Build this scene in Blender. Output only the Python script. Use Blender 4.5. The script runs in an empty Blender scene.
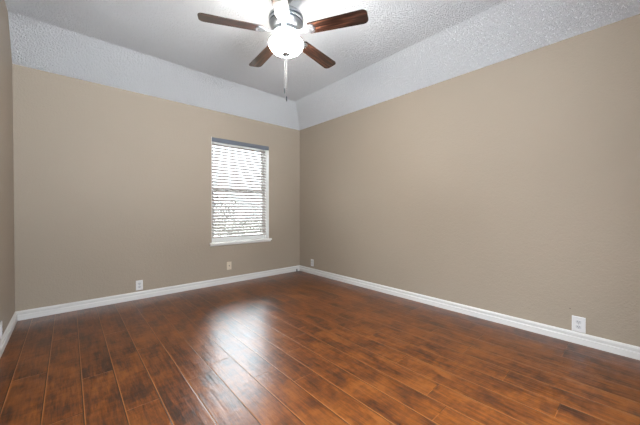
import bpy, bmesh, math, random
from mathutils import Vector, Matrix

random.seed(7)
C = bpy.context.scene
COL = C.collection
PI = math.pi

# ------------------------------------------------------------------ camera
cam_d = bpy.data.cameras.new('camera')
cam_d.sensor_fit = 'HORIZONTAL'
cam_d.sensor_width = 36
cam_d.lens = 284.1 * 36 / 640
cam_d.clip_start = 0.02
cam = bpy.data.objects.new('camera', cam_d)
COL.objects.link(cam)
cam.location = (0, 0, 1.065)
cam.rotation_euler = (math.radians(90 - 0.578), 0, math.radians(-41.51))
C.camera = cam

# ------------------------------------------------------------------ light
SKY = 11.5            # bright overcast sky outside the window
BOWL = 66.0          # lit opal bowl of the ceiling fan
w = bpy.data.worlds.new('sky')
C.world = w
w.use_nodes = True
nt = w.node_tree
nt.nodes.clear()
wo = nt.nodes.new('ShaderNodeOutputWorld')
bg = nt.nodes.new('ShaderNodeBackground')
tc = nt.nodes.new('ShaderNodeTexCoord')
sx = nt.nodes.new('ShaderNodeSeparateXYZ')
rp = nt.nodes.new('ShaderNodeValToRGB')
# overcast: dimmest at the horizon, brightest overhead, lower half brightened to light the ceiling
STOPS = ((-0.16, 0.60), (-0.04, 0.21), (0.26, 0.21), (0.50, 1.0))
while len(rp.color_ramp.elements) < len(STOPS):
    rp.color_ramp.elements.new(0.99)
for el, (z, q) in zip(rp.color_ramp.elements, STOPS):
    el.position = z * 0.5 + 0.5
    el.color = (0.86 * q, 0.935 * q, 1.0 * q, 1)
half = nt.nodes.new('ShaderNodeMath')
half.operation = 'MULTIPLY_ADD'
half.inputs[1].default_value = 0.5
half.inputs[2].default_value = 0.5
nt.links.new(tc.outputs['Generated'], sx.inputs[0])
nt.links.new(sx.outputs['Z'], half.inputs[0])
nt.links.new(half.outputs[0], rp.inputs[0])
nt.links.new(rp.outputs[0], bg.inputs[0])
bg.inputs[1].default_value = SKY
nt.links.new(bg.outputs[0], wo.inputs[0])

vs = C.view_settings
vs.view_transform = 'Standard'
vs.look = 'None'
vs.gamma = 1
vs.use_curve_mapping = False
vs.exposure = 1.5

# ------------------------------------------------------------------ sizes (metres)
XL, XR = -0.39, 3.033          # left / right wall
YN, YB = -0.55, 3.963          # wall behind the camera / wall with the window
HW = 2.45                      # where the walls meet the sloped ceiling
H = 2.818                      # flat ceiling
XE, YE = 2.76, 3.72            # edges of the flat part
WT = 0.15
WX0, WX1, WZ0, WZ1 = 1.492, 2.41, 0.600, 2.075    # window opening


# ------------------------------------------------------------------ helpers
def mat(name, color=(0.8, 0.8, 0.8), rough=0.5, metal=0.0, spec=0.5):
    m = bpy.data.materials.new(name)
    m.use_nodes = True
    b = m.node_tree.nodes['Principled BSDF']
    b.inputs['Base Color'].default_value = (*color, 1)
    b.inputs['Roughness'].default_value = rough
    b.inputs['Metallic'].default_value = metal
    b.inputs['Specular IOR Level'].default_value = spec
    return m


class G:
    """tiny node-graph helper"""
    def __init__(s, m):
        s.t = m.node_tree
        s.b = s.t.nodes['Principled BSDF']

    def new(s, kind, **kw):
        n = s.t.nodes.new(kind)
        for k, v in kw.items():
            setattr(n, k, v)
        return n

    def put(s, sock, v):
        if hasattr(v, 'is_output'):
            s.t.links.new(v, sock)
        else:
            sock.default_value = v

    def math(s, op, a, b=0.0, c=0.0):
        n = s.new('ShaderNodeMath', operation=op)
        s.put(n.inputs[0], a)
        s.put(n.inputs[1], b)
        s.put(n.inputs[2], c)
        return n.outputs[0]

    def comb(s, x, y, z):
        n = s.new('ShaderNodeCombineXYZ')
        s.put(n.inputs[0], x)
        s.put(n.inputs[1], y)
        s.put(n.inputs[2], z)
        return n.outputs[0]

    def noise(s, vec, scale=1.0, detail=2.0, rough=0.5, dist=0.0):
        n = s.new('ShaderNodeTexNoise')
        s.put(n.inputs['Vector'], vec)
        n.inputs['Scale'].default_value = scale
        n.inputs['Detail'].default_value = detail
        n.inputs['Roughness'].default_value = rough
        n.inputs['Distortion'].default_value = dist
        return n.outputs['Fac']

    def ramp(s, fac, stops):
        n = s.new('ShaderNodeValToRGB')
        e = n.color_ramp.elements
        while len(e) < len(stops):
            e.new(0.5)
        for i, (p, c) in enumerate(stops):
            e[i].position = p
            e[i].color = (*c, 1) if len(c) == 3 else c
        s.put(n.inputs[0], fac)
        return n.outputs[0]

    def mix(s, fac, a, b, mode='MIX'):
        n = s.new('ShaderNodeMix', data_type='RGBA', blend_type=mode)
        s.put(n.inputs[0], fac)
        s.put(n.inputs[6], a)
        s.put(n.inputs[7], b)
        return n.outputs[2]

    def bump(s, h, strength, dist, normal=None):
        n = s.new('ShaderNodeBump')
        n.inputs['Strength'].default_value = strength
        n.inputs['Distance'].default_value = dist
        s.put(n.inputs['Height'], h)
        if normal is not None:
            s.put(n.inputs['Normal'], normal)
        return n.outputs[0]

    def pos(s):
        n = s.new('ShaderNodeTexCoord')
        return n.outputs['Object']


def box(bm, x0, x1, y0, y1, z0, z1):
    vs_ = [bm.verts.new((x, y, z)) for x in (x0, x1) for y in (y0, y1) for z in (z0, z1)]
    for f in ((0, 1, 3, 2), (4, 6, 7, 5), (0, 4, 5, 1), (2, 3, 7, 6), (0, 2, 6, 4), (1, 5, 7, 3)):
        bm.faces.new([vs_[i] for i in f])
    return bm


def lathe(bm, prof, seg=40, cx=0.0, cy=0.0, close=True):
    rings = []
    for r, z in prof:
        if r < 1e-6:
            rings.append([bm.verts.new((cx, cy, z))])
        else:
            rings.append([bm.verts.new((cx + r * math.cos(2 * PI * i / seg), cy + r * math.sin(2 * PI * i / seg), z)) for i in range(seg)])
    for a, b in zip(rings, rings[1:]):
        for i in range(seg):
            j = (i + 1) % seg
            if len(a) == 1 and len(b) == 1:
                continue
            if len(a) == 1:
                bm.faces.new((a[0], b[j], b[i]))
            elif len(b) == 1:
                bm.faces.new((a[i], a[j], b[0]))
            else:
                bm.faces.new((a[i], a[j], b[j], b[i]))
    return bm


def prism(bm, pts, ax, lo, hi):
    """outline pts (2-D) swept along axis ax from lo to hi"""
    def v3(p, t):
        if ax == 'x':
            return (t, p[0], p[1])
        if ax == 'y':
            return (p[0], t, p[1])
        return (p[0], p[1], t)
    a = [bm.verts.new(v3(p, lo)) for p in pts]
    b = [bm.verts.new(v3(p, hi)) for p in pts]
    n = len(pts)
    bm.faces.new(a)
    bm.faces.new(list(reversed(b)))
    for i in range(n):
        j = (i + 1) % n
        bm.faces.new((a[i], b[i], b[j], a[j]))
    return bm


def obj(name, bm, m, parent=None, smooth=False, bevel=0.0, seg=2):
    bmesh.ops.recalc_face_normals(bm, faces=bm.faces)
    me = bpy.data.meshes.new(name)
    bm.to_mesh(me)
    bm.free()
    if m:
        me.materials.append(m)
    o = bpy.data.objects.new(name, me)
    COL.objects.link(o)
    if parent:
        o.parent = parent
    if smooth:
        for p in me.polygons:
            p.use_smooth = True
        try:
            me.set_sharp_from_angle(angle=math.radians(38))
        except Exception:
            pass
    if bevel:
        bv = o.modifiers.new('bevel', 'BEVEL')
        bv.width = bevel
        bv.segments = seg
        bv.limit_method = 'ANGLE'
    return o


def thing(name, label, cat, loc=(0, 0, 0), rotz=0.0, group=None):
    o = bpy.data.objects.new(name, None)
    o.empty_display_size = 0.05
    COL.objects.link(o)
    o.location = loc
    o.rotation_euler = (0, 0, rotz)
    o['label'] = label
    o['category'] = cat
    if group:
        o['group'] = group
    return o


def struct(name, bm, m, label=None, cat=None, **kw):
    o = obj(name, bm, m, **kw)
    o['kind'] = 'structure'
    if label:
        o['label'] = label
    if cat:
        o['category'] = cat
    return o


# ------------------------------------------------------------------ materials
def wall_paint():
    m = mat('tan_wall_paint', (0.43, 0.345, 0.26), 0.55, spec=0.3)
    g = G(m)
    p = g.pos()
    n1 = g.noise(p, 75, 3, 0.6)
    n2 = g.noise(p, 24, 2, 0.5)
    hgt = g.math('ADD', n1, g.math('MULTIPLY', n2, 0.6))
    g.put(g.b.inputs['Normal'], g.bump(hgt, 0.35, 0.008))
    tone = g.noise(p, 1.3, 3, 0.5)
    g.put(g.b.inputs['Base Color'], g.ramp(tone, [(0.3, (0.300, 0.252, 0.202)), (0.7, (0.312, 0.262, 0.210))]))
    return m


def ceiling_paint():
    m = mat('textured_white_ceiling', (0.84, 0.86, 0.895), 0.9, spec=0.1)
    g = G(m)
    p = g.pos()
    n1 = g.noise(p, 80, 4, 0.65, 0.2)
    hgt = g.ramp(n1, [(0.36, (0, 0, 0)), (0.62, (1, 1, 1))])
    g.put(g.b.inputs['Normal'], g.bump(hgt, 1.0, 0.022))
    return m


def floor_wood():
    m = mat('brown_laminate_planks', (0.15, 0.05, 0.02), 0.25)
    g = G(m)
    g.b.inputs['IOR'].default_value = 1.52
    s = g.new('ShaderNodeSeparateXYZ')
    g.put(s.inputs[0], g.pos())
    X, Y = s.outputs[0], s.outputs[1]
    PW, PL = 0.1637, 1.22
    u = g.math('DIVIDE', g.math('ADD', X, 0.11), PW)
    row = g.math('FLOOR', u)
    fu = g.math('FRACT', u)
    shift = g.math('MULTIPLY', g.math('SINE', g.math('ADD', g.math('MULTIPLY', row, 5.40139), 3.43104)), 5.55208)
    v = g.math('ADD', g.math('DIVIDE', Y, PL), shift)
    colm = g.math('FLOOR', v)
    fv = g.math('FRACT', v)
    wn2 = g.new('ShaderNodeTexWhiteNoise', noise_dimensions='2D')
    g.put(wn2.inputs['Vector'], g.comb(row, colm, 0.0))
    rnd = wn2.outputs['Value']
    off = g.math('MULTIPLY', rnd, 37.0)
    # distance to the plank edge in metres
    du = g.math('MULTIPLY', g.math('SUBTRACT', 0.5, g.math('ABSOLUTE', g.math('SUBTRACT', fu, 0.5))), PW)
    dv = g.math('MULTIPLY', g.math('SUBTRACT', 0.5, g.math('ABSOLUTE', g.math('SUBTRACT', fv, 0.5))), PL)
    edge = g.math('MINIMUM', du, dv)
    groove = g.math('MINIMUM', g.math('DIVIDE', edge, 0.0045), 1.0)
    # grain
    fine = g.noise(g.comb(g.math('MULTIPLY', X, 60.0), g.math('MULTIPLY', Y, 5.0), off), 1.0, 3, 0.55, 0.25)
    blotch = g.noise(g.comb(g.math('MULTIPLY', X, 7.0), g.math('MULTIPLY', Y, 4.2), off), 1.0, 3, 0.5, 0.35)
    cross = g.noise(g.comb(g.math('MULTIPLY', X, 12.0), g.math('MULTIPLY', Y, 26.0), off), 1.0, 3, 0.55, 0.3)
    hair = g.noise(g.comb(g.math('MULTIPLY', X, 150.0), g.math('MULTIPLY', Y, 16.0), off), 1.0, 3, 0.7, 0.5)
    t = g.math('ADD', g.math('MULTIPLY', fine, 0.36), g.math('MULTIPLY', blotch, 0.50))
    t = g.math('ADD', t, g.math('MULTIPLY', g.math('SUBTRACT', hair, 0.5), 0.36))
    t = g.math('ADD', t, g.math('MULTIPLY', cross, 0.24))
    t = g.math('ADD', g.math('SUBTRACT', t, 0.05), g.math('MULTIPLY', g.math('SUBTRACT', rnd, 0.5), 0.06))
    base = g.ramp(t, [(0.37, (0.022, 0.0070, 0.0030)), (0.46, (0.076, 0.0200, 0.0034)),
                      (0.53, (0.114, 0.031, 0.0042)), (0.63, (0.170, 0.052, 0.0080))])
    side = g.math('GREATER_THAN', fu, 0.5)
    seam = g.mix(side, (0.24, 0.088, 0.020, 1), (0.014, 0.005, 0.003, 1))  # bevel catch-light painted in as brighter orange, dark gap on the other side
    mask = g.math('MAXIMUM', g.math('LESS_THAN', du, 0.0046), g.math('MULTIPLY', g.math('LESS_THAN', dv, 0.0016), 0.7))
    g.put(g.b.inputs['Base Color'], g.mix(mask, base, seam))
    # hand-scraped relief
    scr = g.noise(g.comb(g.math('MULTIPLY', X, 26.0), g.math('MULTIPLY', Y, 2.2), off), 1.0, 3, 0.55, 0.3)
    chat = g.noise(g.comb(g.math('MULTIPLY', X, 12.0), g.math('MULTIPLY', Y, 26.0), off), 1.0, 2, 0.5, 0.2)
    relief = g.math('ADD', g.math('MULTIPLY', scr, 0.7), g.math('MULTIPLY', chat, 0.35))
    n = g.bump(relief, 0.55, 0.004)
    n = g.bump(groove, 0.35, 0.002, n)
    g.put(g.b.inputs['Normal'], n)
    g.b.inputs['Roughness'].default_value = 0.29
    return m


def blade_wood():
    m = mat('walnut_fan_blade', (0.10, 0.04, 0.025), 0.28, spec=0.3)
    m.node_tree.nodes['Principled BSDF'].inputs['Coat Weight'].default_value = 1.0
    m.node_tree.nodes['Principled BSDF'].inputs['Coat Roughness'].default_value = 0.12
    m.node_tree.nodes['Principled BSDF'].inputs['Coat IOR'].default_value = 1.5
    g = G(m)
    s = g.new('ShaderNodeSeparateXYZ')
    g.put(s.inputs[0], g.pos())
    oi = g.new('ShaderNodeObjectInfo')
    n = g.noise(g.comb(g.math('MULTIPLY', s.outputs[0], 4.0), g.math('MULTIPLY', s.outputs[1], 60.0),
                       g.math('MULTIPLY', oi.outputs['Random'], 20.0)), 1.0, 4, 0.6, 0.6)
    g.put(g.b.inputs['Base Color'], g.ramp(n, [(0.38, (0.004, 0.002, 0.0018)), (0.5, (0.018, 0.007, 0.0045)), (0.64, (0.080, 0.032, 0.019))]))
    return m


def glass():
    m = bpy.data.materials.new('window_glass')
    m.use_nodes = True
    t = m.node_tree
    t.nodes.clear()
    o = t.nodes.new('ShaderNodeOutputMaterial')
    mx = t.nodes.new('ShaderNodeMixShader')
    tr = t.nodes.new('ShaderNodeBsdfTransparent')
    tr.inputs[0].default_value = (0.93, 0.96, 0.96, 1)
    gl = t.nodes.new('ShaderNodeBsdfGlossy')
    gl.inputs['Roughness'].default_value = 0.02
    fr = t.nodes.new('ShaderNodeFresnel')
    fr.inputs[0].default_value = 1.45
    t.links.new(fr.outputs[0], mx.inputs[0])
    t.links.new(tr.outputs[0], mx.inputs[1])
    t.links.new(gl.outputs[0], mx.inputs[2])
    t.links.new(mx.outputs[0], o.inputs[0])
    return m


def bowl_glass():
    m = mat('lit_opal_glass', (0.95, 0.94, 0.9), 0.25)
    b = m.node_tree.nodes['Principled BSDF']
    b.inputs['Emission Color'].default_value = (1.0, 0.955, 0.88, 1)
    b.inputs['Emission Strength'].default_value = BOWL
    return m


M_WALL = wall_paint()
M_CEIL = ceiling_paint()
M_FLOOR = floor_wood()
M_TRIM = mat('white_trim_paint', (0.56, 0.555, 0.55), 0.35)
M_SILL = mat('white_sill_paint', (0.78, 0.78, 0.76), 0.35)
M_VINYL = mat('white_vinyl_frame', (0.82, 0.82, 0.81), 0.4)
M_SLAT = mat('pale_blind_slat', (0.42, 0.385, 0.37), 0.45)
M_VAL = mat('grey_blind_valance', (0.11, 0.125, 0.155), 0.45)
M_JAMB = mat('white_jamb_paint', (0.80, 0.80, 0.79), 0.4)
M_CORD = mat('pale_blind_cord', (0.45, 0.42, 0.38), 0.8)
M_TASSEL = mat('brown_tassel', (0.12, 0.10, 0.085), 0.5)
M_GLASS = glass()
M_NICKEL = mat('brushed_nickel', (0.36, 0.39, 0.42), 0.30, 1.0)
M_DARKMETAL = mat('dark_nickel_band', (0.10, 0.12, 0.14), 0.35, 1.0)
M_CHAIN = mat('dull_bead_chain', (0.30, 0.30, 0.31), 0.5, 0.3)
M_BLADE = blade_wood()
M_BOWL = bowl_glass()
M_PLATE = mat('white_plastic_plate', (0.60, 0.60, 0.61), 0.3)
M_ALMOND = mat('almond_plastic_plate', (0.56, 0.48, 0.38), 0.35)
M_SLOT = mat('dark_socket_slot', (0.03, 0.03, 0.035), 0.6)
M_RECEPT = mat('white_socket_plastic', (0.47, 0.48, 0.51), 0.35)
M_BLACK = mat('black_rubber', (0.015, 0.015, 0.015), 0.5)
M_LAWN = mat('outdoor_ground', (0.20, 0.20, 0.165), 0.9)
M_LEAF = mat('shrub_leaf', (0.090, 0.094, 0.080), 0.6)
M_STEM = mat('shrub_stem', (0.10, 0.07, 0.05), 0.8)

# ------------------------------------------------------------------ room shell
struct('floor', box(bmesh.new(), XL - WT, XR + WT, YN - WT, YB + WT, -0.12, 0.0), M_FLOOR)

bm = bmesh.new()
TOPZ = 3.0
box(bm, XL - WT, WX0, YB, YB + WT, 0, TOPZ)
box(bm, WX1, XR + WT, YB, YB + WT, 0, TOPZ)
box(bm, WX0, WX1, YB, YB + WT, 0, WZ0)
box(bm, WX0, WX1, YB, YB + WT, WZ1, TOPZ)
struct('wall_back', bm, M_WALL)
struct('wall_right', box(bmesh.new(), XR, XR + WT, YN - WT, YB, 0, TOPZ), M_WALL)
struct('wall_left', box(bmesh.new(), XL - WT, XL, YN - WT, YB, 0, TOPZ), M_WALL)
# the wall behind the camera; its unseen wide opening is added for fill daylight
OX0, OX1, OZ = -0.25, 1.65, 2.10
bm = bmesh.new()
box(bm, XL, OX0, YN - WT, YN, 0, TOPZ)
box(bm, OX1, XR, YN - WT, YN, 0, TOPZ)
box(bm, OX0, OX1, YN - WT, YN, OZ, TOPZ)
struct('wall_front', bm, M_WALL)

# ceiling: a flat field with sloped borders at the window wall and the right wall
bm = bmesh.new()
V = lambda x, y, z: bm.verts.new((x, y, z))
a = V(XL, YN, H); b = V(XE, YN, H); c = V(XE, YE, H); d = V(XL, YE, H)
e = V(XR, YN, HW); f = V(XR, YB, HW); g_ = V(XL, YB, HW)
t0 = V(XL, YN, TOPZ); t1 = V(XR, YN, TOPZ); t2 = V(XR, YB, TOPZ); t3 = V(XL, YB, TOPZ)
for q in ((a, b, c, d), (b, e, f, c), (c, f, g_, d), (t0, t3, t2, t1), (a, t0, t1, e, b), (e, t1, t2, f), (f, t2, t3, g_), (g_, t3, t0, a, d)):
    bm.faces.new(q)
struct('ceiling', bm, M_CEIL)

# baseboards with a stepped, eased profile (d = distance from the wall, z)
BP = [(0.0, 0.0), (0.015, 0.0), (0.015, 0.046), (0.0135, 0.050), (0.0060, 0.053), (0.0060, 0.070),
      (0.0125, 0.073), (0.0125, 0.080), (0.009, 0.088), (0.005, 0.094), (0.0, 0.095)]
BP = [(p * 1.15, z * 0.935) for p, z in BP]


def baseboard(name, side):
    bm = bmesh.new()
    if side == 'back':
        prism(bm, [(YB - p, z) for p, z in BP], 'x', XL, XR)
        for v in bm.verts:
            dd = YB - v.co.y
            v.co.x = XL + dd if v.co.x < 1 else XR - dd
    elif side == 'right':
        prism(bm, [(XR - p, z) for p, z in BP], 'y', YN, YB)
        for v in bm.verts:
            if v.co.y > 1:
                v.co.y = YB - (XR - v.co.x)
    else:
        prism(bm, [(XL + p, z) for p, z in BP], 'y', YN, YB)
        for v in bm.verts:
            if v.co.y > 1:
                v.co.y = YB - (v.co.x - XL)
    return struct(name, bm, M_TRIM)


baseboard('baseboard_back', 'back')
baseboard('baseboard_right', 'right')
baseboard('baseboard_left', 'left')

# ------------------------------------------------------------------ window
win = bpy.data.objects.new('window_1', None)
COL.objects.link(win)
win['kind'] = 'structure'
win['label'] = 'single-hung white window behind the blind in the back wall'
FY0, FY1 = YB + 0.085, YB + 0.148


def frame_box(x0, x1, z0, z1, t, y0, y1):
    bm = bmesh.new()
    box(bm, x0, x0 + t, y0, y1, z0, z1)
    box(bm, x1 - t, x1, y0, y1, z0, z1)
    box(bm, x0 + t, x1 - t, y0, y1, z0, z0 + t)
    box(bm, x0 + t, x1 - t, y0, y1, z1 - t, z1)
    return bm


bm = bmesh.new()
box(bm, WX0, WX0 + 0.005, YB + 0.001, FY0, WZ0 + 0.004, WZ1 - 0.005)
box(bm, WX1 - 0.005, WX1, YB + 0.001, FY0, WZ0 + 0.004, WZ1 - 0.005)
box(bm, WX0, WX1, YB + 0.001, FY0, WZ1 - 0.005, WZ1)
obj('jamb_liner', bm, M_JAMB, win)
obj('frame', frame_box(WX0, WX1, WZ0, WZ1, 0.032, FY0, FY1), M_VINYL, win, bevel=0.003)
ZM = 1.345
us = obj('upper_sash', frame_box(WX0 + 0.032, WX1 - 0.032, ZM - 0.018, WZ1 - 0.032, 0.034, FY0 + 0.036, FY0 + 0.062), M_VINYL, win, bevel=0.003)
ls = obj('lower_sash', frame_box(WX0 + 0.032, WX1 - 0.032, WZ0 + 0.032, ZM + 0.018, 0.034, FY0 + 0.006, FY0 + 0.032), M_VINYL, win, bevel=0.003)
obj('glass_pane', box(bmesh.new(), WX0 + 0.066, WX1 - 0.066, FY0 + 0.047, FY0 + 0.051, ZM + 0.016, WZ1 - 0.066), M_GLASS, us)
obj('glass_pane', box(bmesh.new(), WX0 + 0.066, WX1 - 0.066, FY0 + 0.017, FY0 + 0.021, WZ0 + 0.066, ZM - 0.016), M_GLASS, ls)
bm = bmesh.new()
for xx in (WX0 + 0.25, WX1 - 0.25):
    box(bm, xx - 0.025, xx + 0.025, FY0 - 0.006, FY0 + 0.006, ZM + 0.004, ZM + 0.016)
obj('sash_lock', bm, M_NICKEL, ls, bevel=0.002)
# sill board with horns, and the apron below
bm = bmesh.new()
prism(bm, [(WX0 - 0.035, YB - 0.038), (WX1 + 0.035, YB - 0.038), (WX1 + 0.035, YB), (WX1, YB), (WX1, FY0), (WX0, FY0), (WX0, YB), (WX0 - 0.035, YB)], 'z', WZ0 - 0.02, WZ0 + 0.004)
obj('window_sill', bm, M_SILL, win, bevel=0.005, seg=3)
bm = bmesh.new()
prism(bm, [(YB, WZ0 - 0.02), (YB - 0.016, WZ0 - 0.02), (YB - 0.016, WZ0 - 0.034), (YB - 0.011, WZ0 - 0.044), (YB, WZ0 - 0.046)], 'x', WX0 - 0.025, WX1 + 0.025)
obj('sill_apron', bm, M_SILL, win)

# ------------------------------------------------------------------ blind
BX0, BX1 = WX0 + 0.012, WX1 - 0.040
BY = YB + 0.036
blind = thing('window_blind', 'pale horizontal slat blind with grey headrail, lowered almost to the sill in the window', 'blind', ((BX0 + BX1) / 2, BY, WZ1))
inv = Matrix.Translation(-Vector(blind.location))


def bpart(name, bm, m, parent=blind, **kw):
    bm.transform(inv)
    return obj(name, bm, m, parent, **kw)


hr = bpart('headrail', box(bmesh.new(), BX0, WX1 - 0.008, BY - 0.028, BY + 0.028, WZ1 - 0.052, WZ1 - 0.007), M_SLAT, bevel=0.003)
bm = bmesh.new()
prism(bm, [(BY - 0.030, WZ1 - 0.062), (BY - 0.040, WZ1 - 0.062), (BY - 0.040, WZ1 - 0.055), (BY - 0.044, WZ1 - 0.048), (BY - 0.044, WZ1 - 0.014), (BY - 0.040, WZ1 - 0.006), (BY - 0.040, WZ1 - 0.001), (BY - 0.030, WZ1 - 0.001)], 'x', BX0 - 0.004, WX1 - 0.002)
bpart('valance', bm, M_VAL, hr)
ZTOP, ZBOT, NS = WZ1 - 0.095, 0.715, 30
TILT = math.radians(39)


def slat_bm(width, thick, crown, tilt):
    pts_u, pts_l = [], []
    n = 6
    for i in range(n + 1):
        s = -0.5 + i / n
        zc = crown * (1 - (2 * s) ** 2)
        pts_u.append((s * width, zc + thick / 2))
        pts_l.append((s * width, zc - thick / 2))
    pts = pts_u + pts_l[::-1]
    ct, st = math.cos(tilt), math.sin(tilt)
    pts = [(y * ct - z * st, y * st + z * ct) for y, z in pts]
    bm = bmesh.new()
    return prism(bm, pts, 'x', -(BX1 - BX0) / 2, (BX1 - BX0) / 2)


s0 = obj('slat', slat_bm(0.052, 0.0030, 0.003, TILT), M_SLAT, blind)
pitch = (ZTOP - ZBOT) / (NS - 1)
for i in range(NS):
    o = s0
    if i:
        o = s0.copy()
        COL.objects.link(o)
        o.parent = blind
    o.location = (0, 0, ZTOP - i * pitch - WZ1)
bpart('bottom_rail', box(bmesh.new(), BX0, BX1, BY - 0.026, BY + 0.026, 0.664, 0.682), M_SLAT, bevel=0.004)
for xx in (WX0 + 0.10, 1.81, 2.10, WX1 - 0.09):
    bm = bmesh.new()
    for dy in (-0.0275, 0.0275):
        lathe(bm, [(0, 0.675), (0.0014, 0.675), (0.0014, WZ1 - 0.05), (0, WZ1 - 0.05)], 6, xx, BY + dy)
    bpart('ladder_cord', bm, M_CORD)
for xx, zb in ((1.555, 1.335), (1.572, 1.262)):
    bm = lathe(bmesh.new(), [(0, zb), (0.0014, zb), (0.0014, WZ1 - 0.05), (0, WZ1 - 0.05)], 6, xx, BY - 0.034)
    pc = bpart('lift_cord', bm, M_CORD)
    bm = lathe(bmesh.new(), [(0, zb - 0.035), (0.007, zb - 0.034), (0.008, zb - 0.024), (0.004, zb - 0.004), (0, zb)], 12, xx, BY - 0.034)
    bpart('tassel', bm, M_TASSEL, pc, smooth=True)

# ------------------------------------------------------------------ ceiling fan
FX, FY = 1.328, 1.914
fan = thing('ceiling_fan', 'five-blade ceiling fan with walnut blades, nickel motor and lit white bowl', 'ceiling fan', (FX, FY, H))


def Z(z):
    return z - H


obj('canopy', lathe(bmesh.new(), [(0, 0), (0.068, 0), (0.068, -0.012), (0.060, -0.035), (0.042, -0.062), (0.022, -0.070), (0, -0.070)], 40), M_NICKEL, fan, smooth=True)
obj('downrod', lathe(bmesh.new(), [(0, -0.066), (0.0125, -0.066), (0.0125, Z(2.675)), (0.026, Z(2.675)), (0.030, Z(2.655)), (0.030, Z(2.640)), (0, Z(2.640))], 24), M_DARKMETAL, fan, smooth=True)
mh = obj('motor_housing', lathe(bmesh.new(), [(0, Z(2.652)), (0.060, Z(2.652)), (0.100, Z(2.645)), (0.125, Z(2.634)), (0.137, Z(2.622)), (0.140, Z(2.612)),
          (0.140, Z(2.600)), (0.133, Z(2.598)), (0.133, Z(2.588)), (0.138, Z(2.586)), (0.138, Z(2.574)), (0.130, Z(2.572)), (0.130, Z(2.562)),
          (0.134, Z(2.560)), (0.130, Z(2.546)), (0.118, Z(2.530)), (0.098, Z(2.516)), (0.085, Z(2.508)), (0, Z(2.508))], 56), M_NICKEL, fan, smooth=True)
bm = bmesh.new()
lathe(bm, [(0.1315, Z(2.5985)), (0.1345, Z(2.5985)), (0.1345, Z(2.5875)), (0.1315, Z(2.5875)), (0.1315, Z(2.5985))], 56)
lathe(bm, [(0.1285, Z(2.5725)), (0.1315, Z(2.5725)), (0.1315, Z(2.5615)), (0.1285, Z(2.5615)), (0.1285, Z(2.5725))], 56)
obj('vent_band', bm, M_DARKMETAL, mh, smooth=True)
obj('light_fitter', lathe(bmesh.new(), [(0, Z(2.508)), (0.072, Z(2.508)), (0.074, Z(2.490)), (0.070, Z(2.470)), (0.064, Z(2.452)), (0.062, Z(2.404)), (0, Z(2.404))], 48), M_NICKEL, fan, smooth=True)

bowl_prof = [(0.062, Z(2.412)), (0.122, Z(2.414)), (0.134, Z(2.411)), (0.139, Z(2.404)), (0.137, Z(2.392)), (0.129, Z(2.374)), (0.114, Z(2.356)), (0.090, Z(2.341)), (0.060, Z(2.332)), (0.028, Z(2.328)), (0, Z(2.327))]
bowl = obj('light_bowl', lathe(bmesh.new(), bowl_prof, 56), M_BOWL, fan, smooth=True)
bowl['label'] = 'glowing white opal glass bowl'
obj('finial', lathe(bmesh.new(), [(0, Z(2.330)), (0.034, Z(2.329)), (0.034, Z(2.320)), (0.022, Z(2.311)), (0.011, Z(2.300)), (0.008, Z(2.292)), (0, Z(2.288))], 24), M_NICKEL, bowl, smooth=True)

PITCH = math.radians(9)


def blade_bm():
    r0, r1 = 0.185, 0.66
    half0, half1 = 0.054, 0.066
    pts = []
    def corner(cx, cy, r, a0, a1, n=7):
        for i in range(n + 1):
            a = a0 + (a1 - a0) * i / n
            pts.append((cx + r * math.cos(a), cy + r * math.sin(a)))
    rr, rt = 0.022, 0.040
    corner(r0 + rr, -half0 + rr, rr, PI, 1.5 * PI)
    corner(r1 - rt, -half1 + rt, rt, 1.5 * PI, 2 * PI)
    corner(r1 - rt, half1 - rt, rt, 0, 0.5 * PI)
    corner(r0 + rr, half0 - rr, rr, 0.5 * PI, PI)
    bm = bmesh.new()
    prism(bm, pts, 'z', -0.003, 0.003)
    return bm


def arm_bm():
    bm = bmesh.new()
    # forked bracket: narrow neck at the motor, spade plate under the blade
    outline = [(0.080, -0.016), (0.135, -0.013), (0.165, -0.022), (0.190, -0.040), (0.222, -0.043), (0.240, -0.030), (0.236, -0.012),
               (0.250, 0.0), (0.236, 0.012), (0.240, 0.030), (0.222, 0.043), (0.190, 0.040), (0.165, 0.022), (0.135, 0.013), (0.080, 0.016)]
    prism(bm, outline, 'z', -0.0085, -0.0032)
    return bm


bl0 = ar0 = sc0 = None
for k in range(5):
    az = math.radians(300.14 + 72 * k)
    if k == 0:
        bl0 = obj('blade', blade_bm(), M_BLADE, fan, bevel=0.0015)
        ar0 = obj('blade_arm', arm_bm(), M_NICKEL, bl0, bevel=0.0012)
        sc0 = obj('screw', lathe(bmesh.new(), [(0, -0.0115), (0.004, -0.0110), (0.005, -0.0085), (0, -0.0085)], 12, 0.205, 0.030), M_DARKMETAL, bl0)
        bl = bl0
        s2 = sc0.copy(); COL.objects.link(s2); s2.parent = bl0; s2.location = (0, -0.060, 0)
        bm = prism(bmesh.new(), [(0.226 + 0.010 * math.cos(2 * PI * q / 24), 0.024 * math.sin(2 * PI * q / 24)) for q in range(24)], 'z', -0.0092, -0.0080)
        scs = [sc0, s2, obj('oval_slot', bm, M_SLOT, bl0)]
        kids = [ar0] + scs
    else:
        bl = bl0.copy(); COL.objects.link(bl); bl.parent = fan
        for kd in kids:
            k2 = kd.copy(); COL.objects.link(k2); k2.parent = bl
    # ccw side lower: seen from below the right blade shows its underside
    bl.matrix_local = Matrix.Translation((0, 0, Z(2.492))) @ Matrix.Rotation(az, 4, 'Z') @ Matrix.Rotation(-PITCH, 4, 'X')
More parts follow.
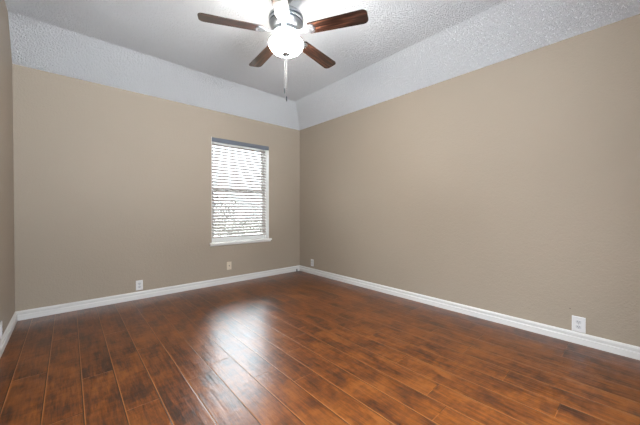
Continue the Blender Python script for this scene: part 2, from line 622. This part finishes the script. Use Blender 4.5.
# drop arms joining blades and motor
bm = bmesh.new()
obj('hub', lathe(bm, [(0, Z(2.515)), (0.100, Z(2.515)), (0.104, Z(2.500)), (0.100, Z(2.484)), (0, Z(2.484))], 40), M_NICKEL, fan, smooth=True)

for (dx, dy, zb) in ((-0.009, 0.008, 2.050), (0.0, -0.006, 1.985)):
    bm = bmesh.new()
    zt = 2.300
    n = int((zt - zb) / 0.0052)
    lathe(bm, [(0, Z(zt)), (0.0007, Z(zt)), (0.0007, Z(zb)), (0, Z(zb))], 6, dx, dy)
    for i in range(n):
        z = Z(zb) + 0.0052 * (i + 0.5)
        lathe(bm, [(0, z - 0.0017), (0.0016, z), (0, z + 0.0017)], 6, dx, dy)
    ch = obj('pull_chain', bm, M_CHAIN, fan)
    obj('chain_fob', lathe(bmesh.new(), [(0, Z(zb)), (0.003, Z(zb)), (0.0055, Z(zb - 0.010)), (0.006, Z(zb - 0.030)), (0.0045, Z(zb - 0.042)), (0, Z(zb - 0.044))], 14, dx, dy), M_DARKMETAL, ch, smooth=True)


# ------------------------------------------------------------------ wall plates
def plate_shape(wd, hg):
    bm = bmesh.new()
    a, b2 = wd / 2, hg / 2
    # bevelled plate facing -Y, its back at y = 0
    loops = [(a, b2, 0.0), (a, b2, -0.003), (a - 0.004, b2 - 0.004, -0.0062)]
    rings = [[bm.verts.new((sx_ * p, y, sz * q)) for sx_, sz in ((-1, -1), (1, -1), (1, 1), (-1, 1))] for p, q, y in loops]
    for r1, r2 in zip(rings, rings[1:]):
        for i in range(4):
            bm.faces.new((r1[i], r1[(i + 1) % 4], r2[(i + 1) % 4], r2[i]))
    bm.faces.new(rings[0])
    bm.faces.new(rings[-1])
    return bm


def screw_bm(z):
    bm = lathe(bmesh.new(), [(0, 0.0014), (0.002, 0.0012), (0.0032, 0), (0, 0)], 12)
    bm.transform(Matrix.Translation((0, -0.0062, z)) @ Matrix.Rotation(PI / 2, 4, 'X'))
    return bm


def duplex(label, loc, rotz, wd=0.072, hg=0.116, m=M_PLATE, mr=M_RECEPT):
    t = thing('power_outlet', label, 'outlet', loc, rotz, 'wall outlets above the baseboard')
    obj('cover_plate', plate_shape(wd, hg), m, t)
    for zc in (0.0195, -0.0195):
        pts = []
        for i in range(24):
            a = 2 * PI * i / 24
            pts.append((0.0172 * math.cos(a), max(-0.0135, min(0.0135, 0.0172 * math.sin(a)))))
        bm = prism(bmesh.new(), pts, 'y', -0.0080, -0.0055)
        bm.transform(Matrix.Translation((0, 0, zc)))
        r = obj('receptacle', bm, mr, t)
        for xx, hh in ((-0.0063, 0.0090), (0.0063, 0.0075)):
            obj('slot', box(bmesh.new(), xx - 0.0013, xx + 0.0013, -0.0084, -0.0075, zc + 0.003 - hh / 2, zc + 0.003 + hh / 2), M_SLOT, r)
        bm = lathe(bmesh.new(), [(0, 0.0009), (0.0026, 0.0009), (0.0026, 0), (0, 0)], 12)
        bm.transform(Matrix.Translation((0, -0.0075, zc - 0.0075)) @ Matrix.Rotation(PI / 2, 4, 'X'))
        obj('ground_hole', bm, M_SLOT, r)
    obj('screw', screw_bm(0), M_NICKEL, t)
    return t


duplex('white duplex outlet on the left part of the back wall, just above the baseboard', (0.627, YB, 0.163), 0)
duplex('white outlet on the right wall nearest the camera, below a small dark hole', (XR, 0.322, 0.153), -PI / 2, 0.082, 0.122)
duplex('small white outlet low on the right wall by the far corner', (XR, 3.620, 0.182), -PI / 2, 0.070, 0.114)
duplex('outlet on the left wall, cut by the left edge of the photo', (XL, 3.195, 0.158), PI / 2)

t = thing('cable_jack', 'almond cable jack plate with one central socket, under the window', 'wall jack', (1.742, YB, 0.250), 0)
obj('cover_plate', plate_shape(0.070, 0.114), M_ALMOND, t)
bm = lathe(bmesh.new(), [(0.0078, 0), (0.0078, 0.004), (0.0048, 0.004), (0.0048, 0.011), (0.0030, 0.011), (0.0030, 0.005), (0, 0.005)], 20)
bm.transform(Matrix.Translation((0, -0.0060, 0)) @ Matrix.Rotation(PI / 2, 4, 'X'))
obj('coax_socket', bm, M_DARKMETAL, t, smooth=True)
obj('screw', screw_bm(0.042), M_NICKEL, t)
obj('screw', screw_bm(-0.042), M_NICKEL, t)

bm = lathe(bmesh.new(), [(0, 0.001), (0.003, 0.001), (0.0045, 0), (0, 0)], 14)
bm.transform(Matrix.Translation((XR, 0.375, 0.266)) @ Matrix.Rotation(-PI / 2, 4, 'Y'))
o = obj('wall_plug', bm, mat('brown_plug', (0.14, 0.11, 0.085), 0.7))
o['label'] = 'tiny dark plugged hole in the right wall above the nearest outlet'
o['category'] = 'wall plug'

bm = lathe(bmesh.new(), [(0, 0), (0.010, 0), (0.010, 0.036), (0.007, 0.042), (0, 0.042)], 14)
o = obj('cable_stub', bm, M_BLACK, smooth=True)
o.location = (XR - 0.085, YB - 0.030, 0)
o['label'] = 'short black cable stub rising from the floor at the far corner baseboard'
o['category'] = 'cable'

# ------------------------------------------------------------------ outdoors, seen between the slats
struct('ground', box(bmesh.new(), -14, 18, YB + WT + 0.02, YB + 26, -0.40, -0.25), M_LAWN)


def shrub(label, loc, rx, rz, n, seed):
    rnd = random.Random(seed)
    t = thing('shrub', label, 'shrub', loc, 0, 'shrubs outside the window')
    bm = bmesh.new()
    for i in range(n):
        while True:
            p = Vector((rnd.uniform(-1, 1), rnd.uniform(-1, 1), rnd.uniform(-1, 1)))
            if 0.25 < p.length < 1:
                break
        p = Vector((p.x * rx, p.y * rx * 0.7, rz + p.z * rz * 0.95))
        s = rnd.uniform(0.025, 0.05)
        q = Matrix.Translation(p) @ Matrix.Rotation(rnd.uniform(0, 6.28), 4, 'Z') @ Matrix.Rotation(rnd.uniform(-1, 1), 4, 'X')
        vs_ = [bm.verts.new(q @ Vector(c)) for c in ((0, -s, 0), (s * .5, 0, s * .12), (0, s * 1.2, 0), (-s * .5, 0, s * .12))]
        bm.faces.new(vs_)
    obj('foliage', bm, M_LEAF, t)
    bm = bmesh.new()
    for i in range(7):
        a = rnd.uniform(0, 6.28)
        tip = Vector((math.cos(a) * rx * .6, math.sin(a) * rx * .45, rz * 1.5))
        r = 0.012
        lo = [bm.verts.new((r * math.cos(k * PI / 3), r * math.sin(k * PI / 3), 0)) for k in range(6)]
        hi = [bm.verts.new(tip + Vector((r * .4 * math.cos(k * PI / 3), r * .4 * math.sin(k * PI / 3), 0))) for k in range(6)]
        for k in range(6):
            bm.faces.new((lo[k], lo[(k + 1) % 6], hi[(k + 1) % 6], hi[k]))
        bm.faces.new(hi)
        bm.faces.new(lo[::-1])
    obj('stem', bm, M_STEM, t)
    return t


shrub('leafy shrub outside, behind the left half of the lower window sash', (2.55, YB + 2.4, -0.25), 0.75, 0.86, 1900, 3)
shrub('leafy shrub outside, behind the right half of the lower window sash', (4.25, YB + 2.7, -0.25), 0.8, 0.92, 1900, 5)
